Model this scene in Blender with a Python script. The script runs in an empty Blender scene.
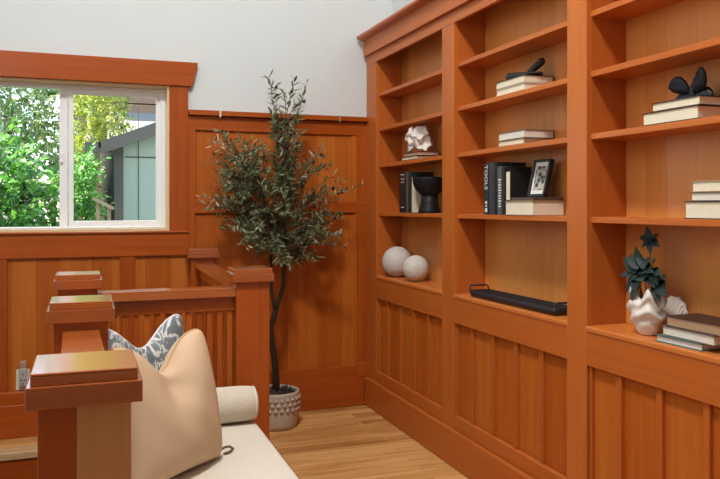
import bpy, bmesh, math, random
from mathutils import Vector, Matrix, noise as mnoise
sc = bpy.context.scene
COL = sc.collection
R = math.radians
PI = math.pi

# ------------------------------------------------------------------ camera
cam_d = bpy.data.cameras.new('camera')
cam = bpy.data.objects.new('camera', cam_d); COL.objects.link(cam)
CAM_YAW = math.atan(272/746)
cam.location = (0, 0, 1.30)
cam.rotation_euler = (PI/2, 0, -CAM_YAW)
cam_d.sensor_fit = 'HORIZONTAL'; cam_d.sensor_width = 36
cam_d.lens = 36*746/720
cam_d.shift_y = -(239.5-206)/720
cam_d.clip_start = 0.05
sc.camera = cam
# ------------------------------------------------------------------ world
world = bpy.data.worlds.new('world'); sc.world = world
world.use_nodes = True
wn = world.node_tree
bg = wn.nodes['Background']
sky = wn.nodes.new('ShaderNodeTexSky')
sky.sky_type = 'NISHITA'; sky.sun_disc = False
sky.sun_elevation = R(58); sky.sun_rotation = R(-40)
wn.links.new(sky.outputs[0], bg.inputs[0])
bg.inputs[1].default_value = 1.1
# ------------------------------------------------------------------ lights
def lamp(name, kind, loc, target, energy, color, **kw):
    d = bpy.data.lights.new(name, kind); d.energy = energy; d.color = color
    for k, v in kw.items(): setattr(d, k, v)
    o = bpy.data.objects.new(name, d); COL.objects.link(o); o.location = loc
    o.rotation_euler = (Vector(target)-Vector(loc)).to_track_quat('-Z', 'Y').to_euler()
    return o
lamp('sun', 'SUN', (-8, 7.7, 11), (-.5, 8.0, 0), 26.0, (1, .95, .86), angle=R(0.6))
lamp('skylight', 'AREA', (0.10, 1.30, 4.30), (0.60, 2.7, 0.4), 190, (1, .97, .92), shape='RECTANGLE', size=.40, size_y=.5)
lamp('ceiling_fill', 'AREA', (0.3, 2.4, 4.42), (0.3, 2.4, 0), 20, (.96, .98, 1), shape='RECTANGLE', size=2.2, size_y=3.6)  # added broad soft fill under the ceiling, not a fixture
lamp('side_fill', 'AREA', (-1.10, 1.9, 2.25), (1.75, 2.5, 1.0), 27, (.96, .98, 1), shape='RECTANGLE', size=2.2, size_y=1.5)  # added fill at the left wall to light the bookcase; no window there
lamp('rear_fill', 'AREA', (0.1, -3.8, 1.85), (0.45, 4.6, 1.2), 4, (.96, .98, 1), shape='RECTANGLE', size=2.8, size_y=2.2)  # added weak frontal fill behind the camera; that wall has no window
# ------------------------------------------------------------------ colour management
vs = sc.view_settings
vs.view_transform = 'Standard'; vs.look = 'None'; vs.gamma = 1.0; vs.use_curve_mapping = False
vs.exposure = -0.74

# ================================================================== materials
def mat(name):
    m = bpy.data.materials.new(name); m.use_nodes = True
    return m, m.node_tree.nodes, m.node_tree.links, m.node_tree.nodes['Principled BSDF']
def rgba(c): return (c[0], c[1], c[2], 1)
def plain(name, c, rough=.5, noise_amt=.0, scale=30, bump=0.0, bscale=200, spec=.5, metallic=0):
    m, N, L, P = mat(name)
    P.inputs['Roughness'].default_value = rough
    P.inputs['Specular IOR Level'].default_value = spec
    P.inputs['Metallic'].default_value = metallic
    P.inputs['Base Color'].default_value = rgba(c)
    if noise_amt or bump:
        tc = N.new('ShaderNodeTexCoord')
    if noise_amt:
        n = N.new('ShaderNodeTexNoise'); n.inputs['Scale'].default_value = scale; n.inputs['Detail'].default_value = 3
        L.new(tc.outputs['Object'], n.inputs['Vector'])
        mx = N.new('ShaderNodeMix'); mx.data_type = 'RGBA'
        mx.inputs[6].default_value = rgba([x*(1-noise_amt) for x in c]); mx.inputs[7].default_value = rgba([min(1, x*(1+noise_amt)) for x in c])
        L.new(n.outputs['Fac'], mx.inputs[0]); L.new(mx.outputs[2], P.inputs['Base Color'])
    if bump:
        n2 = N.new('ShaderNodeTexNoise'); n2.inputs['Scale'].default_value = bscale; n2.inputs['Detail'].default_value = 2
        L.new(tc.outputs['Object'], n2.inputs['Vector'])
        b = N.new('ShaderNodeBump'); b.inputs['Strength'].default_value = bump; b.inputs['Distance'].default_value = .003
        L.new(n2.outputs['Fac'], b.inputs['Height']); L.new(b.outputs[0], P.inputs['Normal'])
    return m
def wood(name, dark, mid, light, rough=.34, tone_amt=1.0, spec=.4, grain=1.0):
    """vertical grain fir: UV.x runs along the grain in metres, UV.y across it; 'tone' holds the board's own shade"""
    m, N, L, P = mat(name)
    uv = N.new('ShaderNodeUVMap'); uv.uv_map = 'UVMap'
    mp = N.new('ShaderNodeMapping'); mp.inputs['Scale'].default_value = (1.1, 26, 1)
    L.new(uv.outputs[0], mp.inputs[0])
    n1 = N.new('ShaderNodeTexNoise'); n1.inputs['Scale'].default_value = 1.0; n1.inputs['Detail'].default_value = 4; n1.inputs['Roughness'].default_value = .55; n1.inputs['Distortion'].default_value = .3
    L.new(mp.outputs[0], n1.inputs['Vector'])
    mp2 = N.new('ShaderNodeMapping'); mp2.inputs['Scale'].default_value = (6, 330, 1)
    L.new(uv.outputs[0], mp2.inputs[0])
    n2 = N.new('ShaderNodeTexNoise'); n2.inputs['Scale'].default_value = 1.0; n2.inputs['Detail'].default_value = 2
    L.new(mp2.outputs[0], n2.inputs['Vector'])
    at = N.new('ShaderNodeAttribute'); at.attribute_name = 'tone'
    # fac = .5 + (n1-.5)*.9*grain + (n2-.5)*.35*grain + (tone-.5)*tone_amt
    def ma(op, a, b):
        x = N.new('ShaderNodeMath'); x.operation = op
        for i, q in enumerate((a, b)):
            if isinstance(q, (int, float)): x.inputs[i].default_value = q
            else: L.new(q, x.inputs[i])
        return x.outputs[0]
    a = ma('MULTIPLY', ma('SUBTRACT', n1.outputs['Fac'], .5), .85*grain)
    b = ma('MULTIPLY', ma('SUBTRACT', n2.outputs['Fac'], .5), .40*grain)
    c = ma('MULTIPLY', ma('SUBTRACT', at.outputs['Fac'], .5), tone_amt)
    f = ma('ADD', ma('ADD', a, b), ma('ADD', c, .5))
    cr = N.new('ShaderNodeValToRGB'); e = cr.color_ramp.elements
    e[0].position = .12; e[0].color = rgba(dark); e[1].position = .88; e[1].color = rgba(light)
    k = e.new(.5); k.color = rgba(mid)
    L.new(f, cr.inputs[0]); L.new(cr.outputs[0], P.inputs['Base Color'])
    P.inputs['Roughness'].default_value = rough; P.inputs['Specular IOR Level'].default_value = spec
    bp = N.new('ShaderNodeBump'); bp.inputs['Strength'].default_value = .05; bp.inputs['Distance'].default_value = .001
    L.new(n2.outputs['Fac'], bp.inputs['Height']); L.new(bp.outputs[0], P.inputs['Normal'])
    return m
M = {}
M['fir'] = wood('fir_trim', (.26, .044, .005), (.39, .078, .009), (.51, .128, .018), rough=.28, spec=.42, grain=.7)
M['fir_panel'] = wood('fir_panel', (.28, .054, .006), (.44, .105, .012), (.58, .180, .028), tone_amt=.9, spec=.35, grain=.6)
M['fir_case'] = wood('fir_bookcase', (.36, .080, .012), (.49, .128, .022), (.60, .190, .042), tone_amt=.8, grain=.6, spec=.3)
M['fir_cap'] = wood('fir_cap', (.25, .050, .008), (.37, .085, .013), (.48, .130, .022), rough=.25, spec=.6, grain=.6)
Pc = M['fir_cap'].node_tree.nodes['Principled BSDF']; Pc.inputs['Coat Weight'].default_value = 1.0; Pc.inputs['Coat Roughness'].default_value = .14; Pc.inputs['Coat IOR'].default_value = 1.55
M['fir_back'] = wood('fir_shelf_back', (.50, .165, .032), (.64, .255, .062), (.74, .34, .10), tone_amt=.8, grain=.5)
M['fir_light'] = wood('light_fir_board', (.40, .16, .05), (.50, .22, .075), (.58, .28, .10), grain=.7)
M['sunlit_fir'] = wood('fir_sunlit_strip', (.62, .42, .20), (.74, .53, .28), (.80, .62, .36))  # daylight falling on the window jamb is put into this pale colour
M['oak_nosing'] = wood('pale_nosing', (.45, .28, .13), (.55, .36, .18), (.62, .44, .25))
M['wall'] = plain('wall_paint', (.655, .70, .71), .85, .02, 3, .04, 90)
M['ceiling'] = plain('ceiling_paint', (.83, .83, .82), .9)
M['vinyl'] = plain('white_vinyl', (.88, .89, .90), .35)
M['black'] = plain('matte_black', (.007, .008, .010), .5, .2, 20, spec=.3)
M['blackgloss'] = plain('black_satin', (.012, .012, .012), .3)
M['iron'] = plain('dark_iron', (.014, .014, .015), .5, .3, 60, .25, 140)
M['navy_black'] = plain('blue_black', (.006, .008, .016), .55, .4, 60, .5, 120)
M['plaster'] = plain('white_plaster', (.60, .57, .51), .85, .12, 30, .35, 110)
M['coral'] = plain('white_coral', (.78, .70, .64), .75, .08, 40, .3, 90)
M['ceramic'] = plain('white_ceramic', (.74, .69, .64), .5, .04, 20, .1, 60)
M['shell'] = plain('pale_shell', (.66, .58, .53), .55, .08, 25)
M['page'] = plain('book_pages', (.78, .70, .54), .8, .06, 40)
M['page_white'] = plain('white_pages', (.74, .70, .61), .8, .05, 40)
M['bk_black'] = plain('black_cover', (.012, .013, .015), .45)
M['bk_green'] = plain('dark_green_cover', (.010, .026, .022), .4)
M['bk_gray'] = plain('gray_cover', (.085, .085, .09), .5)
M['bk_slate'] = plain('slate_cover', (.030, .032, .038), .45)
M['bk_brown'] = plain('dark_brown_cover', (.045, .018, .012), .5)
M['bk_tan'] = plain('tan_cover', (.42, .27, .16), .6)
M['bk_taupe'] = plain('taupe_cover', (.16, .12, .09), .55)
M['bk_cream'] = plain('cream_cover', (.70, .63, .50), .6)
M['bk_teal'] = plain('teal_cover', (.06, .14, .12), .5)
M['bk_white'] = plain('white_cover', (.70, .69, .66), .5)
M['bk_rose'] = plain('rose_cover', (.50, .30, .24), .6)
M['lettering'] = plain('white_lettering', (.72, .74, .72), .6)
M['mat_white'] = plain('white_mat_board', (.80, .79, .76), .8)
M['cream_plastic'] = plain('cream_plastic', (.75, .68, .56), .4)
M['gray_plastic'] = plain('gray_plastic', (.42, .40, .38), .35)
M['rose_plastic'] = plain('rosy_plastic', (.40, .25, .21), .3)
M['metal'] = plain('pewter_metal', (.55, .52, .46), .3, metallic=.8)
M['soil'] = plain('dark_moss', (.050, .034, .024), .95, .5, 60, .8, 90)
M['stem'] = plain('green_stem', (.05, .09, .03), .6)
M['twig'] = plain('olive_twig', (.11, .085, .05), .8, .2, 40)
M['bark'] = plain('dark_bark', (.040, .025, .018), .9, .4, 45, .7, 120, .15)
M['olive'] = plain('black_olive', (.008, .008, .012), .3)
M['cord'] = plain('dark_brown_cord', (.16, .07, .045), .8)
M['tan_fabric'] = plain('tan_fabric', (.61, .42, .27), .85, .03, 12, .12, 500)
M['tan_piping'] = plain('tan_piping', (.52, .33, .19), .85)
M['white_piping'] = plain('white_piping', (.72, .69, .66), .8)
M['cream_fabric'] = plain('cream_woven_fabric', (.68, .62, .53), .9, .05, 60, .35, 420)
M['boucle'] = plain('speckled_boucle', (.64, .57, .46), .95, .10, 90, .9, 230)
# ---- pattern pillow: blue grey ground with white wandering lines
m, N, L, P = mat('blue_gray_pattern')
tc = N.new('ShaderNodeTexCoord')
nn = N.new('ShaderNodeTexNoise'); nn.inputs['Scale'].default_value = 9; nn.inputs['Detail'].default_value = 3; nn.inputs['Distortion'].default_value = 1.3
mp = N.new('ShaderNodeMapping'); mp.inputs['Scale'].default_value = (1.6, 1, .7)
L.new(tc.outputs['Object'], mp.inputs[0]); L.new(mp.outputs[0], nn.inputs['Vector'])
cr = N.new('ShaderNodeValToRGB'); cr.color_ramp.interpolation = 'LINEAR'
e = cr.color_ramp.elements
GB = (.21, .235, .26, 1); GD = (.15, .175, .20, 1); W = (.66, .66, .64, 1)
e[0].position = 0; e[0].color = GB
e[1].position = 1; e[1].color = GB
for p_, c_ in ((.39, GD), (.405, W), (.435, W), (.45, GB), (.515, GD), (.53, W), (.565, W), (.58, GB), (.66, GD), (.67, W), (.69, W), (.70, GB)):
    k = e.new(p_); k.color = c_
L.new(nn.outputs['Fac'], cr.inputs[0]); L.new(cr.outputs[0], P.inputs['Base Color']); P.inputs['Roughness'].default_value = .9
M['pattern'] = m
# ---- abstract black and white print
m, N, L, P = mat('abstract_print')
tc = N.new('ShaderNodeTexCoord'); vv = N.new('ShaderNodeTexVoronoi'); vv.inputs['Scale'].default_value = 42
L.new(tc.outputs['Object'], vv.inputs['Vector'])
cr = N.new('ShaderNodeValToRGB'); cr.color_ramp.elements[0].position = .3; cr.color_ramp.elements[0].color = (.02, .02, .018, 1); cr.color_ramp.elements[1].position = .62; cr.color_ramp.elements[1].color = (.5, .48, .42, 1)
L.new(vv.outputs['Distance'], cr.inputs[0]); L.new(cr.outputs[0], P.inputs['Base Color'])
M['print'] = m
# ---- glass
m, N, L, P = mat('window_glass')
N.remove(P); out = N['Material Output']
tr = N.new('ShaderNodeBsdfTransparent'); gl = N.new('ShaderNodeBsdfGlossy'); gl.inputs['Roughness'].default_value = .02
fr = N.new('ShaderNodeFresnel'); fr.inputs['IOR'].default_value = 1.14
mx = N.new('ShaderNodeMixShader'); L.new(fr.outputs[0], mx.inputs[0]); L.new(tr.outputs[0], mx.inputs[1]); L.new(gl.outputs[0], mx.inputs[2])
L.new(mx.outputs[0], out.inputs['Surface'])
M['glass'] = m
# ---- floor: oak strips running along X
m, N, L, P = mat('oak_floor')
tc = N.new('ShaderNodeTexCoord')
br = N.new('ShaderNodeTexBrick'); br.offset = .37; br.squash = 1
br.inputs['Scale'].default_value = 1; br.inputs['Brick Width'].default_value = .95; br.inputs['Row Height'].default_value = .083
br.inputs['Mortar Size'].default_value = .0008; br.inputs['Mortar Smooth'].default_value = .3; br.inputs['Bias'].default_value = 0
br.inputs['Color1'].default_value = (0, 0, 0, 1); br.inputs['Color2'].default_value = (1, 1, 1, 1); br.inputs['Mortar'].default_value = (.5, .5, .5, 1)
L.new(tc.outputs['Object'], br.inputs['Vector'])
mp = N.new('ShaderNodeMapping'); mp.inputs['Scale'].default_value = (2.2, 34, 1)
L.new(tc.outputs['Object'], mp.inputs[0])
n1 = N.new('ShaderNodeTexNoise'); n1.inputs['Scale'].default_value = 1; n1.inputs['Detail'].default_value = 4; n1.inputs['Distortion'].default_value = .5
L.new(mp.outputs[0], n1.inputs['Vector'])
mp3 = N.new('ShaderNodeMapping'); mp3.inputs['Scale'].default_value = (1.3, 9, 1); L.new(tc.outputs['Object'], mp3.inputs[0])
n3 = N.new('ShaderNodeTexNoise'); n3.inputs['Scale'].default_value = 1; n3.inputs['Detail'].default_value = 2; L.new(mp3.outputs[0], n3.inputs['Vector'])
a1 = N.new('ShaderNodeMath'); a1.operation = 'MULTIPLY_ADD'; a1.inputs[1].default_value = .34; a1.inputs[2].default_value = .0
L.new(br.outputs['Color'], a1.inputs[0])
a2 = N.new('ShaderNodeMath'); a2.operation = 'MULTIPLY_ADD'; a2.inputs[1].default_value = .80; L.new(n1.outputs['Fac'], a2.inputs[0]); L.new(a1.outputs[0], a2.inputs[2])
a3 = N.new('ShaderNodeMath'); a3.operation = 'MULTIPLY_ADD'; a3.inputs[1].default_value = .50; L.new(n3.outputs['Fac'], a3.inputs[0]); L.new(a2.outputs[0], a3.inputs[2])
cr = N.new('ShaderNodeValToRGB'); e = cr.color_ramp.elements
e[0].position = .52; e[0].color = (.21, .085, .022, 1); e[1].position = 1.0; e[1].color = (.74, .42, .165, 1)
k = e.new(.68); k.color = (.48, .22, .068, 1); k = e.new(.84); k.color = (.61, .31, .105, 1)
L.new(a3.outputs[0], cr.inputs[0])
mo = N.new('ShaderNodeMix'); mo.data_type = 'RGBA'; mo.inputs[7].default_value = (.16, .075, .03, 1)
L.new(br.outputs['Fac'], mo.inputs[0]); L.new(cr.outputs[0], mo.inputs[6]); L.new(mo.outputs[2], P.inputs['Base Color'])
P.inputs['Roughness'].default_value = .36; P.inputs['Specular IOR Level'].default_value = .3
M['floor'] = m
# ---- leaves (a 'tone' attribute holds each leaf's own shade)
def leafmat(name, stops, transl=.3, rough=.45):
    m, N, L, P = mat(name)
    at = N.new('ShaderNodeAttribute'); at.attribute_name = 'tone'
    cr = N.new('ShaderNodeValToRGB'); e = cr.color_ramp.elements
    e[0].position = 0; e[0].color = rgba(stops[0]); e[1].position = 1; e[1].color = rgba(stops[-1])
    for i, s in enumerate(stops[1:-1]):
        k = e.new((i+1)/(len(stops)-1)); k.color = rgba(s)
    L.new(at.outputs['Fac'], cr.inputs[0]); L.new(cr.outputs[0], P.inputs['Base Color'])
    P.inputs['Roughness'].default_value = rough
    if transl:
        t = N.new('ShaderNodeBsdfTranslucent'); L.new(cr.outputs[0], t.inputs['Color'])
        mx = N.new('ShaderNodeMixShader'); mx.inputs[0].default_value = transl
        L.new(P.outputs[0], mx.inputs[1]); L.new(t.outputs[0], mx.inputs[2]); L.new(mx.outputs[0], N['Material Output'].inputs['Surface'])
    return m
M['olive_leaf'] = leafmat('olive_leaf', [(.042, .064, .022), (.085, .118, .046), (.16, .195, .09), (.30, .32, .19), (.50, .49, .34)], .15, .5)
M['vase_leaf'] = leafmat('teal_leaf', [(.004, .016, .016), (.008, .032, .030), (.022, .060, .036)], .1, .6)
M['bush_green'] = leafmat('bush_leaf', [(.025, .085, .012), (.07, .22, .025), (.16, .40, .05), (.32, .55, .12)], .35, .35)
M['bush_mixed'] = leafmat('mixed_leaf', [(.05, .10, .025), (.15, .24, .06), (.30, .40, .13), (.52, .56, .32)], .35, .4)
M['bush_yellow'] = leafmat('yellow_leaf', [(.12, .20, .03), (.30, .40, .05), (.55, .58, .10), (.62, .50, .12)], .4, .4)
M['shed_wall'] = plain('sage_green_board', (.56, .58, .45), .8, .03, 2)
M['shed_trim'] = plain('gray_trim', (.165, .130, .100), .7)
M['shed_roof'] = plain('slate_roof', (.11, .10, .09), .8)
M['house_wall'] = plain('brown_shingle', (.36, .21, .125), .9, .12, 3)
M['house_roof'] = plain('pale_blue_roof', (.36, .35, .28), .7, .05, 2)
M['moss_bark'] = plain('mossy_bark', (.014, .013, .004), .9, .4, 12, .5, 30)
M['pale_bark'] = plain('pale_bark', (.62, .52, .42), .9, .3, 6, .5, 30)
M['fence_wood'] = plain('weathered_fence', (.42, .30, .17), .85, .2, 8)
M['lawn'] = plain('garden_ground', (.07, .12, .03), .95, .4, 5)
M['dim_stair'] = plain('stairwell_paint', (.50, .40, .30), .9)

# ================================================================== mesh helpers
class MB:
    """collects boxes, tubes, lathes and grids into ONE mesh with UVs in metres and a per face 'tone'"""
    def __init__(s, seed=1):
        s.bm = bmesh.new(); s.uv = s.bm.loops.layers.uv.new('UVMap'); s.tone = s.bm.loops.layers.float_color.new('tone')
        s.rnd = random.Random(seed); s.mats = []
    def mi(s, m):
        if m is None: return 0
        if m not in s.mats: s.mats.append(m)
        return s.mats.index(m)
    def face(s, vs, uvs=None, tone=.5, m=None, smooth=False):
        try: f = s.bm.faces.new(vs)
        except ValueError: return None
        f.material_index = s.mi(m); f.smooth = smooth
        for i, l in enumerate(f.loops):
            if uvs: l[s.uv].uv = uvs[i]
            l[s.tone] = (tone, tone, tone, 1)
        return f
    def box(s, x0, x1, y0, y1, z0, z1, grain='z', tone=None, m=None, mtx=None):
        if x0 > x1: x0, x1 = x1, x0
        if y0 > y1: y0, y1 = y1, y0
        if z0 > z1: z0, z1 = z1, z0
        if tone is None: tone = s.rnd.uniform(.38, .62)
        ox, oy = s.rnd.uniform(0, 50), s.rnd.uniform(0, 50)
        P = [Vector((x, y, z)) for x in (x0, x1) for y in (y0, y1) for z in (z0, z1)]
        V = [s.bm.verts.new(mtx @ p if mtx else p) for p in P]
        g = 'xyz'.index(grain)
        for idx, ax in (((0, 1, 3, 2), 0), ((4, 6, 7, 5), 0), ((0, 4, 5, 1), 1), ((2, 3, 7, 6), 1), ((0, 2, 6, 4), 2), ((1, 5, 7, 3), 2)):
            if ax == g: a, b = [k for k in range(3) if k != g]; ku = .2
            else: a = g; b = [k for k in range(3) if k not in (g, ax)][0]; ku = 1
            s.face([V[i] for i in idx], [(P[i][a]*ku+ox, P[i][b]+oy) for i in idx], tone, m)
        return V
    def prism(s, pts, axis, a0, a1, grain='z', tone=None, m=None):
        """extrude a 2D outline (the other two axes in order) along axis"""
        if tone is None: tone = s.rnd.uniform(.38, .62)
        k = 'xyz'.index(axis); o = [i for i in range(3) if i != k]; g = 'xyz'.index(grain)
        ox, oy = s.rnd.uniform(0, 50), s.rnd.uniform(0, 50)
        def mk(p, a):
            v = [0, 0, 0]; v[k] = a; v[o[0]] = p[0]; v[o[1]] = p[1]; return s.bm.verts.new(v)
        A = [mk(p, a0) for p in pts]; B = [mk(p, a1) for p in pts]
        def uvof(vs):
            c = [i for i in range(3) if i != g]
            return [(v.co[g]+ox, v.co[c[0]]+v.co[c[1]]+oy) for v in vs]
        n = len(pts)
        fs = []
        for i in range(n):
            vs = [A[i], A[(i+1) % n], B[(i+1) % n], B[i]]; s.face(vs, uvof(vs), tone, m)
        s.face(A[::-1], uvof(A[::-1]), tone, m); s.face(B, uvof(B), tone, m)
    def tube(s, pts, rad, n=10, m=None, tone=.5, caps=True, smooth=True, twist=0.0):
        pts = [Vector(p) for p in pts]
        rads = rad if isinstance(rad, (list, tuple)) else [rad]*len(pts)
        rings = []; up = None
        for i, p in enumerate(pts):
            d = (pts[min(i+1, len(pts)-1)]-pts[max(i-1, 0)])
            if d.length < 1e-9: d = Vector((0, 0, 1))
            d.normalize()
            if up is None: up = d.orthogonal().normalized()
            up = (up-d*up.dot(d)); up = up.normalized() if up.length > 1e-6 else d.orthogonal().normalized()
            w = d.cross(up)
            rings.append([s.bm.verts.new(p+(up*math.cos(2*PI*j/n)+w*math.sin(2*PI*j/n))*rads[i]) for j in range(n)])
        L = 0
        for i in range(len(rings)-1):
            d = (pts[i+1]-pts[i]).length
            for j in range(n):
                j2 = (j+1) % n
                s.face([rings[i][j], rings[i][j2], rings[i+1][j2], rings[i+1][j]], [(L, j/n*.1), (L, (j+1)/n*.1), (L+d, (j+1)/n*.1), (L+d, j/n*.1)], tone, m, smooth)
            L += d
        if caps:
            s.face(rings[0][::-1], None, tone, m); s.face(rings[-1], None, tone, m)
    def lathe(s, prof, c=(0, 0, 0), n=40, m=None, tone=.5, fn=None, close=False):
        """prof: (radius, z) list; fn(angle, i, r, z) -> (r, z)"""
        rings = []
        for i, (r, z) in enumerate(prof):
            if r < 1e-6: rings.append([s.bm.verts.new((c[0], c[1], c[2]+z))]); continue
            row = []
            for j in range(n):
                a = 2*PI*j/n; rr, zz = (fn(a, i, r, z) if fn else (r, z))
                row.append(s.bm.verts.new((c[0]+rr*math.cos(a), c[1]+rr*math.sin(a), c[2]+zz)))
            rings.append(row)
        for i in range(len(rings)-1):
            A, B = rings[i], rings[i+1]
            for j in range(n):
                j2 = (j+1) % n
                vs = [A[j % len(A)], A[j2 % len(A)], B[j2 % len(B)], B[j % len(B)]]
                u = []
                for v in vs:
                    if v not in u: u.append(v)
                if len(u) > 2: s.face(u, None, tone, m, True)
    def ball(s, c, r, m=None, tone=.5, sub=3, fn=None, scale=(1, 1, 1), mtx=None):
        ret = bmesh.ops.create_icosphere(s.bm, subdivisions=sub, radius=1)
        fs = set()
        for v in ret['verts']:
            d = v.co.normalized(); k = fn(d) if fn else 1
            p = Vector((d.x*scale[0], d.y*scale[1], d.z*scale[2]))*r*k
            if mtx: p = mtx @ p
            v.co = p+Vector(c)
            fs.update(v.link_faces)
        for f in fs:
            f.material_index = s.mi(m); f.smooth = True
            for l in f.loops: l[s.tone] = (tone,)*3+(1,)
    def leaf(s, p, d, up, ln, w, tone, fold=.15, bend=.1, pts=3):
        """a lance shaped leaf from p along d"""
        d = d.normalized(); side = d.cross(up)
        if side.length < 1e-4: side = d.orthogonal()
        side.normalize(); nrm = side.cross(d)
        prof = [(0, .08), (.3, .85), (.6, .9), (1, 0)] if pts == 3 else [(0, .06), (.18, .62), (.42, 1), (.7, .72), (1, 0)]
        mid, le, ri = [], [], []
        for t, k in prof:
            q = p+d*ln*t-nrm*bend*ln*t*t
            mid.append(s.bm.verts.new(q))
            if k > 0:
                le.append(s.bm.verts.new(q+side*w*.5*k+nrm*fold*w*k)); ri.append(s.bm.verts.new(q-side*w*.5*k+nrm*fold*w*k))
        n = len(prof)
        for i in range(n-1):
            for arr, fl in ((le, 0), (ri, 1)):
                vs = [mid[i], mid[i+1]]+([arr[i+1]] if i+1 < len(arr) else [])+[arr[i]]
                if fl: vs = vs[::-1]
                s.face(vs, None, tone, None, True)
    def build(s, name, m=None, parent=None, bevel=0, sub=0, smooth=False, loc=None, kind=None, origin=True):
        me = bpy.data.meshes.new(name)
        if smooth:
            for f in s.bm.faces: f.smooth = True
        bmesh.ops.recalc_face_normals(s.bm, faces=s.bm.faces[:]) if not getattr(s, 'keep', False) else None
        off = Vector((0, 0, 0))
        s.bm.to_mesh(me); s.bm.free()
        if s.mats:
            for mm in s.mats: me.materials.append(mm)
        else: me.materials.append(m)
        o = bpy.data.objects.new(name, me); COL.objects.link(o)
        if parent: o.parent = parent
        if bevel:
            b = o.modifiers.new('bevel', 'BEVEL'); b.width = bevel; b.segments = 2 if bevel < .004 else 4; b.limit_method = 'ANGLE'; b.angle_limit = R(40)
        if sub:
            q = o.modifiers.new('sub', 'SUBSURF'); q.levels = sub; q.render_levels = sub
        if loc: o.location = loc
        if kind: o['kind'] = kind
        return o
def tag(o, label, cat, group=None):
    o['label'] = label; o['category'] = cat
    if group: o['group'] = group
    return o
def thing(name, label, cat, loc=(0, 0, 0), rz=0, group=None):
    o = bpy.data.objects.new(name, None); COL.objects.link(o); o.location = loc; o.rotation_euler = (0, 0, rz)
    o.empty_display_size = .05
    return tag(o, label, cat, group)
def structure(name, mb, m, bevel=0):
    return mb.build(name, m, None, bevel, kind='structure')

# ================================================================== dimensions
BF = 1.72          # front of the bookcase stiles
SB = 1.90          # shelf backs
WR = 1.915         # right wall
WY = 4.594         # face of the back wall trim
PY = 4.612         # face of the wainscot boards
XL = -1.15         # left wall (beyond the stair well)
CZ = 4.5           # ceiling
YB = -4.0          # wall behind the camera
WX0, WX1, WZ0, WZ1 = -.70, .458, 1.166, 2.022      # window opening

# ================================================================== setting
b = MB(); b.box(.60, WR, YB, 4.62, -.25, 0); b.box(-.10, .60, YB, 3.06, -.25, 0); b.box(XL, -.10, YB, 1.10, -.25, 0); b.box(XL, .60, 4.33, 4.62, -.25, 0)
structure('floor', b, M['floor'])
b = MB(); b.box(XL-.1, WR+.1, YB-.1, 4.95, CZ, CZ+.1); structure('ceiling', b, M['ceiling'])
b = MB()
b.box(XL-.1, WX0, 4.62, 4.80, -.25, CZ); b.box(WX1, WR+.1, 4.62, 4.80, -.25, CZ)
b.box(WX0, WX1, 4.62, 4.80, -.25, WZ0-.02); b.box(WX0, WX1, 4.62, 4.80, WZ1+.01, CZ)
structure('wall_back', b, M['wall'])
b = MB(); b.box(WR, WR+.1, YB, 4.62, -.25, CZ); structure('wall_right', b, M['wall'])
b = MB(); b.box(XL-.1, XL, YB, 4.62, -3.0, CZ); structure('wall_left', b, M['wall'])
b = MB(); b.box(XL, WR, YB-.1, YB, -.25, CZ); structure('wall_front', b, M['wall'])
# stair well below the floor
b = MB(); b.box(XL, .60, 1.0, 4.62, -3.05, -2.95); structure('floor_lower', b, M['floor'])
b = MB(); b.box(.52, .60, 3.06, 4.33, -2.95, -.25); b.box(-.16, -.10, 1.10, 3.06, -2.95, -.25); b.box(-.16, .6, 3.0, 3.06, -2.95, -.25); b.box(XL, .6, 4.36, 4.46, -2.95, -.25); b.box(XL, -.1, 1.0, 1.10, -2.95, -.25)
structure('wall_stairwell', b, M['dim_stair'])
b = MB(5)
for k in range(10): b.box(XL+.01, -.17, 1.10+k*.26, 1.10+k*.26+.28, -.19*(k+1)-.04, -.19*(k+1), 'x')
for k in range(10): b.box(XL+.01, -.17, 1.36+k*.26, 1.375+k*.26, -.19*(k+2), -.19*(k+1)-.04, 'x')
structure('trim_stair_treads', b, M['fir'], .003)
# fascia and nosing round the opening
b = MB(6); b.box(XL, .58, 4.312, 4.332, -.24, -.034, 'x', .3); b.box(.585, .60, 3.06, 4.33, -.24, -.03, 'y', .4)
structure('trim_1', b, M['fir'], .002)
b = MB(7); b.box(XL, .58, 4.30, 4.42, -.034, .004, 'x', .6)
structure('trim_2', b, M['oak_nosing'], .004)

# ---- wainscot on the back wall
rb = random.Random(3)
b = MB(11)          # boards
def boards(x0, x1, z0, z1, widths, tones):
    x = x0; i = 0
    while x < x1-1e-4:
        xe = min(x1, x+widths[i % len(widths)])
        if x1-xe < .03: xe = x1
        b.box(x, xe, PY, 4.622, z0, z1, 'z', tones[i % len(tones)]); x = xe; i += 1
boards(.57, 1.735, 1.25, 1.86, [.26, .34, .22, .12, .30], [.50, .62, .52, .78, .6])
boards(.57, 1.735, .16, 1.30, [.17, .30, .155, .19, .17, .13], [.42, .55, .38, .60, .42, .62, .46])
boards(XL, .57, .16, 1.05, [.13, .17, .11, .19, .15, .12], [.45, .60, .38, .66, .42, .70])
structure('trim_3', b, M['fir_panel'])
b = MB(12)          # rails and stiles
b.box(.568, 1.735, WY, 4.62, 1.762, 1.846, 'x', .48); b.box(.568, 1.735, WY, 4.62, 1.256, 1.332, 'x', .5)
b.box(.568, .612, WY, 4.62, .255, 1.256, 'z', .42); b.box(.568, .612, WY, 4.62, 1.332, 1.762, 'z', .5)
b.box(1.655, 1.735, WY, 4.62, .255, 1.256, 'z', .45); b.box(1.655, 1.735, WY, 4.62, 1.332, 1.762, 'z', .52)
b.box(-.545, -.425, WY, 4.62, .255, 1.004, 'z', .40); b.box(.175, .262, WY, 4.62, .255, 1.004, 'z', .38)
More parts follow.
